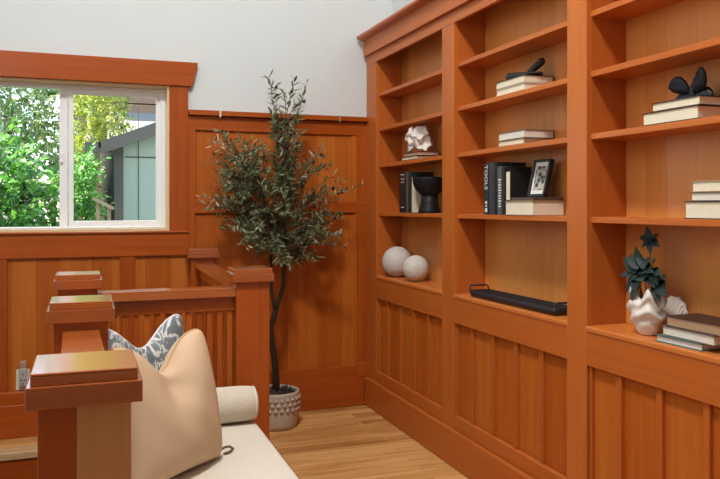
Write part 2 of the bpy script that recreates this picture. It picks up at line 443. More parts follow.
b.box(XL, -.99, WY, 4.62, .255, 1.004, 'z', .45)
structure('trim_4', b, M['fir'], .002)
b = MB(13)          # cap ledge, its sections end at two clips
for x0, x1 in ((.570, .752), (.762, 1.523), (1.527, 1.735)): b.box(x0, x1, 4.560, 4.62, 1.850, 1.880, 'x')
structure('trim_5', b, M['fir'], .002)
b = MB(14)          # panel mould in the right corner
b.box(1.618, 1.655, WY+.006, 4.62, 1.332, 1.762, 'z', .62); b.box(1.640, 1.655, WY+.006, 4.62, .255, 1.256, 'z', .6)
structure('trim_6', b, M['fir_panel'], .002)
b = MB(15)
b.box(XL, 1.70, 4.586, 4.62, .184, .258, 'x', .5); b.box(XL, 1.70, 4.578, 4.62, 0, .186, 'x', .42)
b.box(1.650, 1.735, 4.574, 4.62, .184, .275, 'z', .55)
b.box(.60, 1.70, 4.562, 4.58, 0, .016, 'x', .3)
structure('baseboard_back', b, M['fir'], .005)

# ---- window
b = MB(21)          # casing, header, stool and apron
b.box(WX1, .568, WY-.006, 4.62, 1.15, 2.022, 'z', .42); b.box(WX0-.11, WX0, WY-.006, 4.62, 1.15, 2.022, 'z', .42)
b.prism([(WX0-.14, 2.022), (.592, 2.022), (.625, 2.166), (WX0-.17, 2.166)], 'y', WY-.020, 4.62, 'x', .42)
b.box(WX0-.12, .570, WY-.004, 4.62, 1.004, 1.141, 'x', .5)
b.box(WX0-.12, .572, WY-.018, 4.62, 1.141, 1.152, 'x', .6)
structure('trim_7', b, M['fir'], .002)
win = bpy.data.objects.new('window_1', None); COL.objects.link(win); win.location = (-.12, 4.70, 1.166); win['kind'] = 'structure'
def wpart(name, mb, m, bevel=0):
    o = mb.build(name, m, win, bevel); o.location = -win.location; return o
b = MB(22)
b.box(WX1-.012, WX1+.002, 4.60, 4.80, WZ0, WZ1, 'z', .6); b.box(WX0, WX0+.012, 4.60, 4.80, WZ0, WZ1, 'z', .6)
b.box(WX0+.011, WX1-.011, 4.601, 4.799, WZ1-.012, WZ1-.0005, 'x', .6); b.box(WX0, WX1, 4.592, 4.799, WZ0-.014, WZ0-.0003, 'x', .6)
wpart('jamb', b, M['sunlit_fir'], .001)
FX0, FX1, FZ0, FZ1 = WX0+.012, WX1-.012, WZ0, WZ1-.012
b = MB(); b.box(FX0, FX0+.035, 4.69, 4.77, FZ0, FZ1); b.box(FX1-.03, FX1, 4.69, 4.77, FZ0, FZ1); b.box(FX0+.034, FX1-.029, 4.691, 4.769, FZ1-.024, FZ1-.0005); b.box(FX0+.034, FX1-.029, 4.691, 4.769, FZ0+.0005, FZ0+.012)
b.box(-.157, -.112, 4.705, 4.768, FZ0+.011, FZ1-.023)
wpart('window_frame', b, M['vinyl'], .003)
b = MB(); b.box(-.108, -.080, 4.70, 4.735, FZ0+.008, FZ1-.02); b.box(FX1-.055, FX1-.027, 4.70, 4.735, FZ0+.008, FZ1-.02); b.box(-.081, FX1-.054, 4.701, 4.734, FZ1-.050, FZ1-.021); b.box(-.081, FX1-.054, 4.701, 4.734, FZ0+.009, FZ0+.046)
wpart('sliding_sash', b, M['vinyl'], .003)
b = MB(); b.box(-.082, FX1-.053, 4.716, 4.720, FZ0+.044, FZ1-.048); wpart('pane', b, M['glass'])
b = MB(); b.box(FX0+.033, -.155, 4.738, 4.742, FZ0+.010, FZ1-.022); wpart('pane', b, M['glass'])
b = MB(); b.box(-.150, -.136, 4.690, 4.707, 1.55, 1.61); b.box(-.147, -.139, 4.682, 4.70, 1.595, 1.603); b.box(-.147, -.139, 4.682, 4.70, 1.556, 1.564); wpart('latch', b, M['vinyl'], .001)
# clips on the cap ledge
for x, tone in ((.757, 'metal'), (1.525, 'metal')):
    b = MB(); b.box(x-.0045, x+.0045, 4.556, 4.615, 1.846, 1.884); b.box(x-.0045, x+.0045, 4.552, 4.557, 1.842, 1.884)
    o = b.build('ledge_clip', M['cream_plastic'] if x < 1 else M['metal'], None, .001)
    tag(o, 'small white clip on the wainscot ledge left of the tree top' if x < 1 else 'small dull metal clip on the wainscot ledge right of the tree top', 'clip')
# outlet and night light
o = thing('wall_outlet', 'cream outlet plate on the wainscot low under the window', 'outlet', (-.345, PY, .32))
b = MB(); b.box(-.036, .036, -.006, .0005, -.058, .058); b.build('cover_plate', M['cream_plastic'], o, .002)
b = MB(); b.box(-.017, .017, -.009, -.005, -.048, -.008); b.box(-.017, .017, -.009, -.005, .008, .048); b.build('socket', M['cream_plastic'], o, .002)
o = thing('night_light', 'gray plug-in light with rosy top stuck in the outlet under the window', 'night light', (-.342, PY-.009, .345))
b = MB(); b.box(-.020, .020, -.034, 0, -.055, .045); b.build('body', M['gray_plastic'], o, .006)
b = MB(); b.box(-.018, .018, -.032, -.003, .044, .085); b.build('diffuser', M['rose_plastic'], o, .006)
for dx, dz in ((0, .012), (-.008, -.02), (.008, -.02), (0, -.04)):
    b = MB(); b.box(dx-.004, dx+.004, -.036, -.033, dz-.004, dz+.004); b.build('button', M['bk_slate'], o, .001)

# ================================================================== bookcase
bc = thing('bookcase', 'tall built-in orange fir bookcase with panelled base filling the right wall', 'bookcase', (BF, 2.9, 0))
def bpart(name, mb, m=None, bevel=.0018, parent=None, label=None):
    o = mb.build(name, m or M['fir_case'], parent or bc, bevel)
    o.location = -bc.location if not parent else (0, 0, 0)
    if label: o['label'] = label
    return o
BAYS = [(3.479, 4.420), (2.408, 3.345), (1.350, 2.289)]
STILES = [(4.420, 4.592), (3.345, 3.479), (2.289, 2.408), (1.230, 1.350)]
SH = [2.018, 1.796, 1.566, 1.260]
for i, (y0, y1) in enumerate(STILES):
    b = MB(30+i); b.box(BF, BF+.022, y0, y1, .184, 2.217, 'z', (.5, .55, .6, .5)[i]); bpart('stile', b)
for i, (y0, y1) in enumerate([(4.424, 4.588), (3.350, 3.474), (2.294, 2.403), (1.235, 1.345)]):
    b = MB(36+i); b.box(BF+.0215, SB, y0-.005, y1+.005, .185, 2.377, 'z', .40); bpart('upright', b, bevel=.001)
b = MB(40); b.box(BF, BF+.021, 1.230, 4.592, 2.2175, 2.377, 'y', .5); bpart('head_rail', b)
b = MB(41); b.box(BF-.022, BF-.0005, 1.215, 4.592, 2.278, 2.380, 'y', .5); bpart('frieze', b)
b = MB(42); b.prism([(BF-.07, 2.407), (BF-.07, 2.392), (BF-.055, 2.384), (BF-.022, 2.378), (SB, 2.378), (SB, 2.407)], 'y', 1.17, 4.592, 'y', .5); bpart('cornice', b, bevel=.002)
b = MB(43); b.box(BF-.02, SB, 1.23, 4.585, 0, .184, 'y', .42); bpart('plinth', b, bevel=.009)
rb = random.Random(8)
for k, (y0, y1) in enumerate(BAYS):
    b = MB(50+k)
    y = y0
    while y < y1-1e-4:
        ye = min(y1, y+rb.choice((.085, .10, .12, .135)));
        if y1-ye < .04: ye = y1
        b.box(SB-.002, SB+.012, y+.0005, ye-.0005, .86, 2.30, 'z', rb.uniform(.30, .74)); y = ye
    bpart('back_panel', b, M['fir_back'], 0)
    for z in SH:
        b = MB(60+k*5+int(z*10)); b.box(BF+.020, SB-.001, y0-.004, y1+.004, z-.022, z, 'y', rb.uniform(.5, .62)); bpart('shelf', b, bevel=.002)
    b = MB(80+k); b.box(BF-.004, SB-.001, y0-.003, y1+.003, .838, .860, 'y', .9); bpart('sill', b, bevel=.006)  # lighter tone puts the highlight on the lit sill into its colour
    b = MB(84+k); b.box(BF, BF+.022, y0-.001, y1+.001, .715, .839, 'y', .46); bpart('apron_rail', b)
    b = MB(88+k); b.box(BF, BF+.022, y0-.001, y1+.001, .184, .254, 'y', .44); bpart('bottom_rail', b, bevel=.005)
    b = MB(92+k)
    ed = [y1]+[y1-.165-.195*j for j in range(5) if y1-.165-.195*j > y0+.05]+[y0]
    for j in range(len(ed)-1): b.box(BF+.024, BF+.034, ed[j+1]+.0004, ed[j]-.0004, .20, .73, 'z', (.58, .48, .66, .5, .6, .44)[(j+k) % 6])
    pn = bpart('base_panel', b, M['fir_panel'], 0)
    for ye in [y1-.012]+ed[1:-1]+[y0+.012]:
        w = .026 if ye in ed else .012
        b = MB(96+k); b.box(BF+.009, BF+.025, ye-w/2, ye+w/2, .254, .715, 'z', .36)
        q = b.build('batten', M['fir_case'], pn, .0015)

# ================================================================== railing round the stair
rl = thing('stair_railing', 'orange fir stair railing of square posts, flat caps and slender balusters', 'railing', (0, 2.95, 0))
def rpart(name, mb, m=None, bevel=.002, parent=None):
    o = mb.build(name, m or M['fir'], parent or rl, bevel)
    o.location = -rl.location if not parent else (0, 0, 0)
    return o
POSTS = [(-.004, 1.22, .17), (-.017, 2.10, .17), (-.035, 2.94, .17), (.630, 2.98, .17)]
def newel(x, yf, w, seed, half=False, two_tone=False):
    yc = yf+w/2; s = .0685
    b = MB(seed)
    y1 = yc+s if not half else 4.600
    if two_tone:
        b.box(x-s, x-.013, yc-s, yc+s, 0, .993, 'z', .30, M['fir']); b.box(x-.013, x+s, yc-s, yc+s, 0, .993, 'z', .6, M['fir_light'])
    else: b.box(x-s, x+s, yc-s, y1, 0 if not half else .0, .993, 'z', .45)
    p = rpart('newel_post', b)
    ye = yc+w/2 if not half else 4.600
    b = MB(seed+1); b.box(x-w/2, x+w/2, yf, ye, .992, 1.0265, 'x', .42)
    i = .0065
    b.box(x-w/2+i, x+w/2-i, yf+i, ye-(i if not half else 0), 1.0265, 1.042, 'x', .5)
    j = i+.004
    V = b.box(x-w/2+i, x+w/2-i, yf+i, ye-(i if not half else 0), 1.0422, 1.046, 'x', .75)
    rpart('post_cap', b, M['fir_cap'], .0025, p)
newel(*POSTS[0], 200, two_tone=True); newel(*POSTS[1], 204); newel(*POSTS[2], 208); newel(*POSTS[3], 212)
newel(.645, 4.475, .185, 216, half=True)
def rail_run(p0, p1, seed):
    """cap rail, sub rail, shoe and balusters between two posts; axis aligned within a degree"""
    p0 = Vector(p0+(0,)); p1 = Vector(p1+(0,)); d = p1-p0; L = d.length; ang = math.atan2(d.y, d.x)
    T = Matrix.Translation(p0) @ Matrix.Rotation(ang, 4, 'Z')
    def bx(b, x0, x1, y0, y1, z0, z1, g, t):
        vs = b.box(x0, x1, y0, y1, z0, z1, g, t)
        for v in vs: v.co = T @ v.co
    b = MB(seed); bx(b, 0, L, -.046, .046, .934, .970, 'x', .62); rpart('top_rail', b, M['fir_cap'])
    b = MB(seed+1); bx(b, 0, L, -.019, .019, .876, .935, 'x', .5); rpart('sub_rail', b)
    b = MB(seed+2); bx(b, 0, L, -.022, .022, .085, .145, 'x', .45); rpart('shoe_rail', b)
    n = max(2, int(round(L/.0395))); step = L/n
    for i in range(n):
        c = (i+.5)*step
        b = MB(seed+10+i); bx(b, c-.0105, c+.0105, -.0125, .0125, .144, .878, 'z', b.rnd.uniform(.35, .75)); rpart('baluster', b, None, .0012)
rail_run((-.0025, 1.372), (-.017, 2.118), 300)
rail_run((-.018, 2.252), (-.035, 2.958), 340)
rail_run((.033, 3.030), (.562, 3.050), 380)
rail_run((.630, 3.133), (.642, 4.492), 420)

# ================================================================== bench, cushion, bolster
bn = thing('bench', 'fir bench base under the cream seat cushion along the railing', 'bench', (.33, 2.1, 0))
def npart(name, mb, m=None, bevel=.002):
    o = mb.build(name, m or M['fir'], bn, bevel); o.location = -bn.location; return o
b = MB(500); b.box(.055, .60, 1.42, 2.93, .34, .366, 'y', .5); npart('seat_board', b)
b = MB(501); b.box(.565, .585, 1.44, 2.93, .06, .34, 'y', .45); npart('front_panel', b)
b = MB(502); b.box(.060, .565, 1.44, 1.46, .0, .34, 'z', .45); npart('end_panel', b)
b = MB(503); b.box(.060, .565, 2.905, 2.925, .0, .34, 'z', .45); npart('end_panel', b)
b = MB(504); b.box(.535, .555, 1.46, 2.905, 0, .06, 'y', .3); npart('toe_kick', b)
b = MB(); b.box(.055, .612, 1.42, 2.930, .366, .468)
bmesh.ops.subdivide_edges(b.bm, edges=b.bm.edges[:], cuts=5, use_grid_fill=True)
for v in b.bm.verts:
    if v.co.z > .46:
        fx = min(v.co.x-.055, .612-v.co.x)/.09; fy = min(v.co.y-1.42, 2.93-v.co.y)/.09
        v.co.z += .004*min(1, fx, fy)
cu = b.build('seat_cushion', M['cream_fabric'], None, .016, smooth=False); tag(cu, 'long cream woven cushion on the bench in front of the railing', 'cushion')
cu.modifiers['bevel'].segments = 4
for p in cu.data.polygons: p.use_smooth = True
bo = thing('bolster_pillow', 'small round cream bolster lying against the railing at the bench end', 'bolster', (.34, 2.852, .540))
b = MB(); n = 28; r = .068
prof = [(.0001, -.275), (.030, -.277), (.052, -.272), (.063, -.258), (r, -.235), (r+.001, -.12), (r, 0), (r+.001, .12), (r, .235), (.063, .258), (.052, .272), (.030, .277), (.0001, .275)]
b.lathe(prof, n=n)
for v in b.bm.verts: v.co = Vector((v.co.z, v.co.x, v.co.y))
q = b.build('cover', M['boucle'], bo, 0, 1)
b = MB()
for s in (-1, 1):
    b.tube([(s*.262+0, .060*math.cos(a), .060*math.sin(a)) for a in [2*PI*i/32 for i in range(33)]], .0035, 6)
b.build('piping', M['white_piping'], bo)

# ---- throw pillows
def pillow(name, label, S, SZ, T, chop, mats, loc, rz, tilt, roll=0.0, pw=.36):
    t = thing(name, label, 'pillow', loc, 0)
    n = 40
    rot = Matrix.Rotation(rz, 4, 'Z') @ Matrix.Rotation(roll, 4, 'Y') @ Matrix.Rotation(tilt, 4, 'X')
    def shape(a, c, side):
        # a across, c up, both -1..1; the pillow's face looks along -Y before turning
        pa = a*(1-.055*(1-c*c)*a*a); pc = c*(1-.055*(1-a*a)*c*c)
        q4 = (a*a*c*c)**5; pa *= 1-.07*q4; pc *= 1-.07*q4
        th = T*((1-a*a)**.42)*((1-c*c)**.42)
        up = (c+1)/2
        k = math.exp(-(a/pw)**2)*up**2.6
        z = SZ*(pc+1)-chop*k
        th *= 1-.52*k
        y = side*th - .055*S*(a*a)*up**2*1.6          # the two upper corners come forward
        if side < 0: y += (.030*math.exp(-((a+.05)/.30)**2)*math.exp(-((c-.42)/.34)**2)*(T/.1) - .006*math.exp(-((a-.5)/.3)**2)*math.exp(-((c-.5)/.4)**2))*(1-a*a)*(1-c*c)**.5
        wr = .004*math.sin(9*a+4*c)*math.sin(5*c+1.5)*(1-a*a)*(1-c*c)
        return Vector((S*pa*(1-.05*k), y+side*wr, z))
    b = MB(); vs = {}
    for i in range(n+1):
        for j in range(n+1):
            a = math.sin((2*i/n-1)*PI/2*.98)/math.sin(PI/2*.98); c = math.sin((2*j/n-1)*PI/2*.98)/math.sin(PI/2*.98)
            for side in (-1, 1):
                e = i in (0, n) or j in (0, n)
                if e and side == 1: vs[i, j, 1] = vs[i, j, -1]; continue
                vs[i, j, side] = b.bm.verts.new(rot @ shape(a, c, side))
    for i in range(n):
        for j in range(n):
            for side in (-1, 1):
                f = [vs[i, j, side], vs[i+1, j, side], vs[i+1, j+1, side], vs[i, j+1, side]]
                b.face(f if side < 0 else f[::-1], None, .5, None, True)
    cover = b.build('cover', mats[0], t, 0, 1)
    lo = min((v.co.z for v in cover.data.vertices))
    b = MB(); path = []
    for i in range(n+1): path.append((i/n*2-1, -1))
    for i in range(1, n+1): path.append((1, i/n*2-1))
    for i in range(1, n+1): path.append((1-i/n*2, 1))
    for i in range(1, n+1): path.append((-1, 1-i/n*2))
    b.tube([rot @ shape(a, c, -1) for a, c in path], .0042, 6)
    b.build('piping', mats[1], t)
    t.location.z = loc[2]-lo
    return t, rot
pt, _ = pillow('throw_pillow', 'plain tan pillow with a chopped top on the bench cushion', .212, .217, .100, .105, (M['tan_fabric'], M['tan_piping']), (.262, 2.335, .4752), R(43), R(-14), 0, .42)
pb, _ = pillow('throw_pillow', 'blue gray and white patterned pillow leaning behind the tan pillow', .205, .224, .060, .090, (M['pattern'], M['white_piping']), (.200, 2.618, .4752), R(44), R(-7), 0, .5)
b = MB(); b.tube([(.418, 2.530, .4755), (.440, 2.556, .4755), (.458, 2.556, .4755), (.463, 2.530, .4755), (.450, 2.503, .4755), (.436, 2.490, .4755), (.424, 2.486, .4755)], [.004, .004, .004, .004, .005, .006, .004], 8)
tag(b.build('tie_cord', M['cord'], None), 'curled brown tie cord on the cushion at the tan pillow corner', 'cord')

# ================================================================== olive tree
TX, TY = 1.045, 4.31
tr = thing('potted_olive_tree', 'tall potted olive tree in the corner behind the railing post', 'potted tree', (TX, TY, 0))
b = MB(601)
def potfn(a, i, r, z):
    return r, z
prof = [(.0001, 0), (.104, 0), (.116, .006), (.124, .03), (.130, .08), (.132, .14), (.134, .19), (.137, .205), (.134, .215), (.126, .216), (.122, .208), (.120, .16), (.0001, .16)]
b.lathe(prof, n=64)
for row, z in enumerate((.118, .148, .178)):
    for k in range(24):
        a = 2*PI*(k+.5*(row % 2))/24
        b.ball((.134*math.cos(a), .134*math.sin(a), z), .0135, sub=1)
M['pot'] = plain('cream_pot', (.50, .43, .345), .8, .12, 25, .3, 80)
b.build('pot', M['pot'], tr)
b = MB(602); b.lathe([(.0001, .214), (.05, .212), (.09, .203), (.121, .186)], n=32, fn=lambda a, i, r, z: (r, z+.008*math.sin(5*a+i*2)))
rr = random.Random(7)
for k in range(320):
    a = rr.uniform(0, 2*PI); q = rr.uniform(.01, .112); d = Vector((math.cos(a*3), math.sin(a*5), rr.uniform(.2, .9)))
    b.leaf(Vector((q*math.cos(a), q*math.sin(a), .208-.1*q)), d, Vector((0, 0, 1)), rr.uniform(.02, .045), .008, .5)
b.build('soil', M['soil'], tr)
def W(x, y, z): return Vector((x-TX, y-TY, z))
trunk = [W(1.045, 4.31, .17), W(1.043, 4.31, .27), W(1.038, 4.305, .33), W(1.030, 4.305, .42), W(1.016, 4.31, .50), W(1.013, 4.315, .58), W(1.028, 4.31, .64), W(1.042, 4.305, .69)]
stemR = [trunk[-1], W(1.052, 4.31, .73), W(1.078, 4.315, .79), W(1.090, 4.31, .85), W(1.088, 4.30, .92), W(1.103, 4.30, 1.0), W(1.10, 4.31, 1.10), W(1.09, 4.31, 1.25), W(1.08, 4.31, 1.4), W(1.085, 4.30, 1.6), W(1.07, 4.30, 1.85)]
stemL = [trunk[-1], W(1.030, 4.32, .72), W(1.018, 4.325, .80), W(1.020, 4.33, .92), W(1.015, 4.33, 1.05), W(1.0, 4.33, 1.18), W(.98, 4.32, 1.32), W(.93, 4.30, 1.5)]
b = MB(603)
b.tube(trunk, [.024, .021, .019, .018, .018, .017, .0165, .016], 10); b.tube(stemR, [.015, .014, .012, .0125, .012, .011, .010, .008, .007, .005, .003], 9); b.tube(stemL, [.013, .010, .010, .010, .009, .008, .006, .004], 8)
for v in b.bm.verts: v.co += Vector((mnoise.noise(v.co*60), mnoise.noise(v.co*60+Vector((9, 2, 4))), 0))*.004
b.build('trunk', M['bark'], tr)
rr = random.Random(42)
def along(path, t):
    f = t*(len(path)-1); i = min(int(f), len(path)-2); return path[i].lerp(path[i+1], f-i)
fol = MB(604); tw = MB(605); olives = []
fol.keep = True
def spray(p0, p1, n_leaf, ln, sag=.0, lo=.18, spread=1.0, light=.0):
    mid = p0.lerp(p1, .5)+Vector((rr.uniform(-.04, .04), rr.uniform(-.03, .03), rr.uniform(-.02, .05)))
    P = [(1-t)**2*p0+2*t*(1-t)*mid+t*t*p1+Vector((0, 0, -sag*t*t)) for t in [k/8 for k in range(9)]]
    tw.tube(P, [.0035-.0026*k/8 for k in range(9)], 5)
    for k in range(n_leaf):
        t = lo+(1-lo)*(k+rr.random())/n_leaf
        i = min(int(t*8), 7); q = P[i].lerp(P[i+1], t*8-i); d = (P[i+1]-P[i]).normalized()
        s = Vector((rr.gauss(0, 1), rr.gauss(0, .8), rr.gauss(.25, .8))); s = (s-d*s.dot(d)).normalized()
        dd = d*rr.uniform(.2, .9)+s*spread*rr.uniform(.5, 1.0)
        up = Vector((rr.gauss(0, .6), rr.gauss(-.3, .5), 1))
        tone = min(1, max(0, rr.choice((.15, .3, .35, .45, .5, .6, .8))+rr.uniform(-.1, .1)+light))
        fol.leaf(q, dd, up, ln*rr.uniform(.65, 1.25), ln*rr.uniform(.20, .31), tone, .1, rr.uniform(-.15, .3))
        if rr.random() < .02: olives.append(q+Vector((rr.uniform(-.01, .01), -.01, -.012)))
# sprays: tip x, z (metres in the tree plane), start on which stem and height fraction
tips = [(1.00, 2.07, 'R', .96), (1.17, 2.07, 'R', .97), (1.23, 2.06, 'R', .97), (1.05, 2.03, 'R', .95), (1.10, 2.00, 'R', .95), (1.20, 1.99, 'R', .93), (1.02, 1.92, 'R', .9), (1.16, 1.93, 'R', .9), (1.21, 1.88, 'R', .88), (.99, 1.86, 'R', .86),
        (1.04, 1.82, 'R', .85), (1.20, 1.78, 'R', .83), (1.07, 1.78, 'R', .82), (1.13, 1.75, 'R', .8), (1.02, 1.70, 'R', .77), (1.19, 1.68, 'R', .77), (1.29, 1.66, 'R', .76), (1.36, 1.60, 'R', .75), (1.27, 1.55, 'R', .74),
        (1.42, 1.52, 'R', .72), (1.47, 1.47, 'R', .70), (1.50, 1.42, 'R', .70), (1.57, 1.445, 'R', .70), (1.36, 1.43, 'R', .68), (1.45, 1.35, 'R', .66), (1.44, 1.25, 'R', .63), (1.38, 1.28, 'R', .62), (1.40, 1.18, 'R', .58), (1.34, 1.13, 'R', .56), (1.28, 1.20, 'R', .58),
        (1.27, 1.07, 'R', .55), (1.22, 1.02, 'R', .54), (1.17, 1.07, 'R', .55), (1.12, 1.02, 'L', .7), (1.05, 1.04, 'L', .7), (1.20, 1.30, 'R', .63), (1.25, 1.38, 'R', .64), (1.15, 1.42, 'R', .66),
        (1.10, 1.50, 'R', .7), (1.00, 1.45, 'R', .66), (.95, 1.60, 'L', .95), (1.00, 1.62, 'L', .95), (.90, 1.70, 'L', .95), (.81, 1.68, 'L', .97), (.76, 1.70, 'L', .97), (.72, 1.62, 'L', .97), (.66, 1.66, 'L', .96), (.64, 1.58, 'L', .95), (.70, 1.52, 'L', .93), (.67, 1.70, 'L', .96),
        (.74, 1.44, 'L', .90), (.80, 1.50, 'L', .93), (.86, 1.56, 'L', .95), (.85, 1.42, 'L', .88), (.92, 1.48, 'L', .92), (.97, 1.36, 'L', .84), (.76, 1.35, 'L', .85), (.80, 1.28, 'L', .83), (.62, 1.36, 'L', .80), (.585, 1.37, 'L', .77), (.63, 1.31, 'L', .78),
        (.88, 1.32, 'L', .84), (.90, 1.22, 'L', .80), (.84, 1.15, 'L', .76), (.80, 1.18, 'L', .76), (.93, 1.12, 'L', .74), (.98, 1.18, 'L', .75), (1.03, 1.25, 'L', .78), (1.04, 1.13, 'L', .72), (.98, 1.05, 'L', .7), (1.10, 1.16, 'R', .56), (1.12, 1.28, 'R', .62), (1.06, 1.34, 'R', .63), (1.14, 1.60, 'R', .74), (1.06, 1.62, 'R', .74)]
for (x, z, st, f) in tips:
    pth = stemR if st == 'R' else stemL
    p0 = along(pth, f*.98)
    hi = z > 1.75
    dy = rr.uniform(-.16, .17) if not hi else rr.uniform(-.08, .06)
    edge = x < .70 or x > 1.40
    if hi: dy -= .02
    p1 = Vector((x-TX, dy if not edge else dy*.5, z))
    if st == 'R' and f > .93: p0 = along(pth, .9)
    spray(p0, p1, (26 if x < 1.2 or z < 1.25 else 17) if not edge else 20, .046 if not hi else .056, rr.uniform(0, .02), .30 if not hi else .25, 1.0, .22 if edge and x < .7 else 0)
    if not hi and not edge:
        for q in range(1 if (x > 1.18 and z > 1.25) else 2 if z > 1.6 else 5):
            p2 = p1+Vector((rr.uniform(-.09, .09), rr.uniform(-.12, .10), rr.uniform(-.10, .08)))
            p2.y = min(p2.y, .24); spray(p0.lerp(p1, .45), p2, 22, .044, 0, .25)
fol.build('foliage', M['olive_leaf'], tr)
tw.build('twig', M['twig'], tr)
for p in olives[:26]:
    b = MB(); b.ball(p, .0095, sub=2, scale=(1, 1, 1.3)); b.build('olive', M['olive'], tr)

# ================================================================== shelf objects
def lying_book(label, x0, x1, y0, y1, z0, t, cov, page='page', group=None, rz=0, spine='x1', ct=.0028, over=.004):
    """book lying flat; pages show on the room side unless the spine is there"""
    cx, cy = (x0+x1)/2, (y0+y1)/2
    o = thing('book', label, 'book', (cx, cy, z0), rz, group)
    hx, hy = (x1-x0)/2, (y1-y0)/2
    b = MB(); b.box(-hx, hx, -hy, hy, 0, ct); b.box(-hx, hx, -hy, hy, t-ct, t)
    if spine == 'x1': b.box(hx-ct, hx, -hy, hy, 0, t)
    elif spine == 'x0': b.box(-hx, -hx+ct, -hy, hy, 0, t)
    elif spine == 'y1': b.box(-hx, hx, hy-ct, hy, 0, t)
    else: b.box(-hx, hx, -hy, -hy+ct, 0, t)
    b.build('cover', M[cov], o, .0008)
    b = MB(); b.box(-hx+(over if spine != 'x0' else ct), hx-(over if spine != 'x1' else ct), -hy+(over if spine != 'y0' else ct), hy-(over if spine != 'y1' else ct), ct, t-ct)
    b.build('page_block', M[page], o)
    return o
def standing_book(label, y0, y1, x0, depth, z0, h, cov, page='page_white', group=None, marks=None, text=None, ct=.003, out=False):
    """upright book, spine on the room side (-X)"""
    o = thing('book', label, 'book', (x0, (y0+y1)/2, z0), 0, group)
    hy = (y1-y0)/2
    b = MB(); b.box(*((depth-ct, depth) if out else (0, ct)), -hy, hy, 0, h); b.box(0, depth, -hy, -hy+ct, 0, h); b.box(0, depth, hy-ct, hy, 0, h)
    b.build('cover', M[cov], o, .001)
    b = MB(); b.box(.002 if out else ct, depth-.004, -hy+ct, hy-ct, .003, h-.004); b.build('page_block', M[page], o)
    if marks:
        b = MB()
        for (za, zb, k) in marks: b.box(-.0006, .0004, -hy*k, hy*k, za, zb)
        b.build('spine_print', M['lettering'], o)
    if text:
        cu = bpy.data.curves.new('spine_lettering', 'FONT'); cu.body = text[0]; cu.size = text[1]; cu.extrude = .0003; cu.align_x = 'LEFT'; cu.align_y = 'CENTER'
        q = bpy.data.objects.new('spine_lettering', cu); COL.objects.link(q); q.parent = o
        cu.materials.append(M['lettering'])
        tm = bpy.data.meshes.new_from_object(q); bpy.data.objects.remove(q)
        q = bpy.data.objects.new('spine_lettering', tm); COL.objects.link(q); q.parent = o
        if not tm.materials: tm.materials.append(M['lettering'])
        q.matrix_local = Matrix(((0, 0, -1, -.0008), (0, -1, 0, 0), (-1, 0, 0, text[2]), (0, 0, 0, 1)))
    return o
# ---- left bay, third shelf: coral on two thin books
g = 'thin books under the white coral'
lying_book('thin brown-backed book, bottom of the pair under the white coral', 1.742, 1.890, 3.852, 4.070, 1.5665, .020, 'bk_brown', 'page', g)
lying_book('small dark red-brown book directly under the white coral', 1.745, 1.885, 3.843, 4.040, 1.5865, .022, 'bk_brown', 'bk_rose', g)
co = thing('coral_sculpture', 'white ruffled coral ornament on two thin books in the left bay', 'ornament', (1.808, 3.920, 1.6085))
b = MB(700)
b.ball((0, 0, .062), .050, sub=3, fn=lambda d: 1+.12*mnoise.noise(d*3))
def cup(c, axis, r, h, waves, amp):
    """a solid ruffled cup opening along axis"""
    ax = Vector(axis).normalized(); q = Vector((0, 0, 1)).rotation_difference(ax).to_matrix()
    n0 = len(b.bm.verts)
    prof = [(.012, -h*.6), (r*.45, -h*.2), (r*.8, h*.35), (r, h), (r*.93, h+.004), (r*.62, h*.45), (r*.25, h*.05), (.0001, -h*.05)]
    b.lathe(prof, n=48, fn=lambda a, i, rr_, z: (rr_*(1+amp*math.sin(waves*a)*(rr_/r)**2), z+amp*.55*r*math.cos(waves*a+1)*(rr_/r)**2))
    b.bm.verts.ensure_lookup_table()
    for v in list(b.bm.verts)[n0:]: v.co = q @ v.co + Vector(c)
cup((-.030, .050, .100), (-.8, .5, .5), .042, .030, 5, .20)
cup((-.036, .040, .046), (-.9, .4, -.05), .042, .026, 6, .18)
cup((-.020, -.035, .098), (-.6, -.7, .6), .047, .024, 5, .16)
cup((-.010, -.050, .050), (-.5, -.9, .1), .045, .022, 6, .14)
cup((.010, .010, .115), (.1, .1, 1), .045, .022, 5, .18)
cup((.030, -.020, .060), (1, -.3, .2), .035, .02, 5, .18)
b.build('body', M['coral'], co)
# ---- left bay, fourth shelf: standing books and footed bowl
g = 'standing books in the left bay'
standing_book('dark standing book with small white print, leftmost in the left bay', 4.004, 4.100, 1.745, .135, 1.2605, .238, 'bk_black', 'page_white', g, [(.222, .226, .6), (.196, .200, .5), (.178, .182, .5), (.030, .034, .4)])
standing_book('thin gray standing book beside the leftmost dark book', 3.966, 4.002, 1.745, .135, 1.2605, .238, 'bk_gray', 'page_white', g)
o = standing_book('dark green jacketed book with cream lower half behind the black bowl', 3.925, 3.963, 1.745, .140, 1.2605, .236, 'bk_green', 'page_white', g)
b = MB(); b.box(.003, .138, -.0202, -.0188, .003, .186); b.build('jacket_panel', M['bk_cream'], o)['label'] = 'cream lower half of the jacket'
b = MB(); b.box(.003, .138, -.0202, -.0188, .192, .203); b.build('jacket_stripe', M['bk_white'], o)['label'] = 'white stripe'
bw = thing('footed_bowl', 'black footed bowl in front of books in the left bay', 'bowl', (1.800, 3.800, 1.2605))
b = MB(); b.lathe([(.0001, .205), (.06, .150+.005), (.085, .170), (.0945, .1985), (.098, .200), (.0985, .196), (.093, .165), (.075, .130), (.052, .107), (.047, .099), (.0001, .098)], n=56)
b.build('basin', M['black'], bw, 0)
bpy.data.objects.remove(bw.children[0])
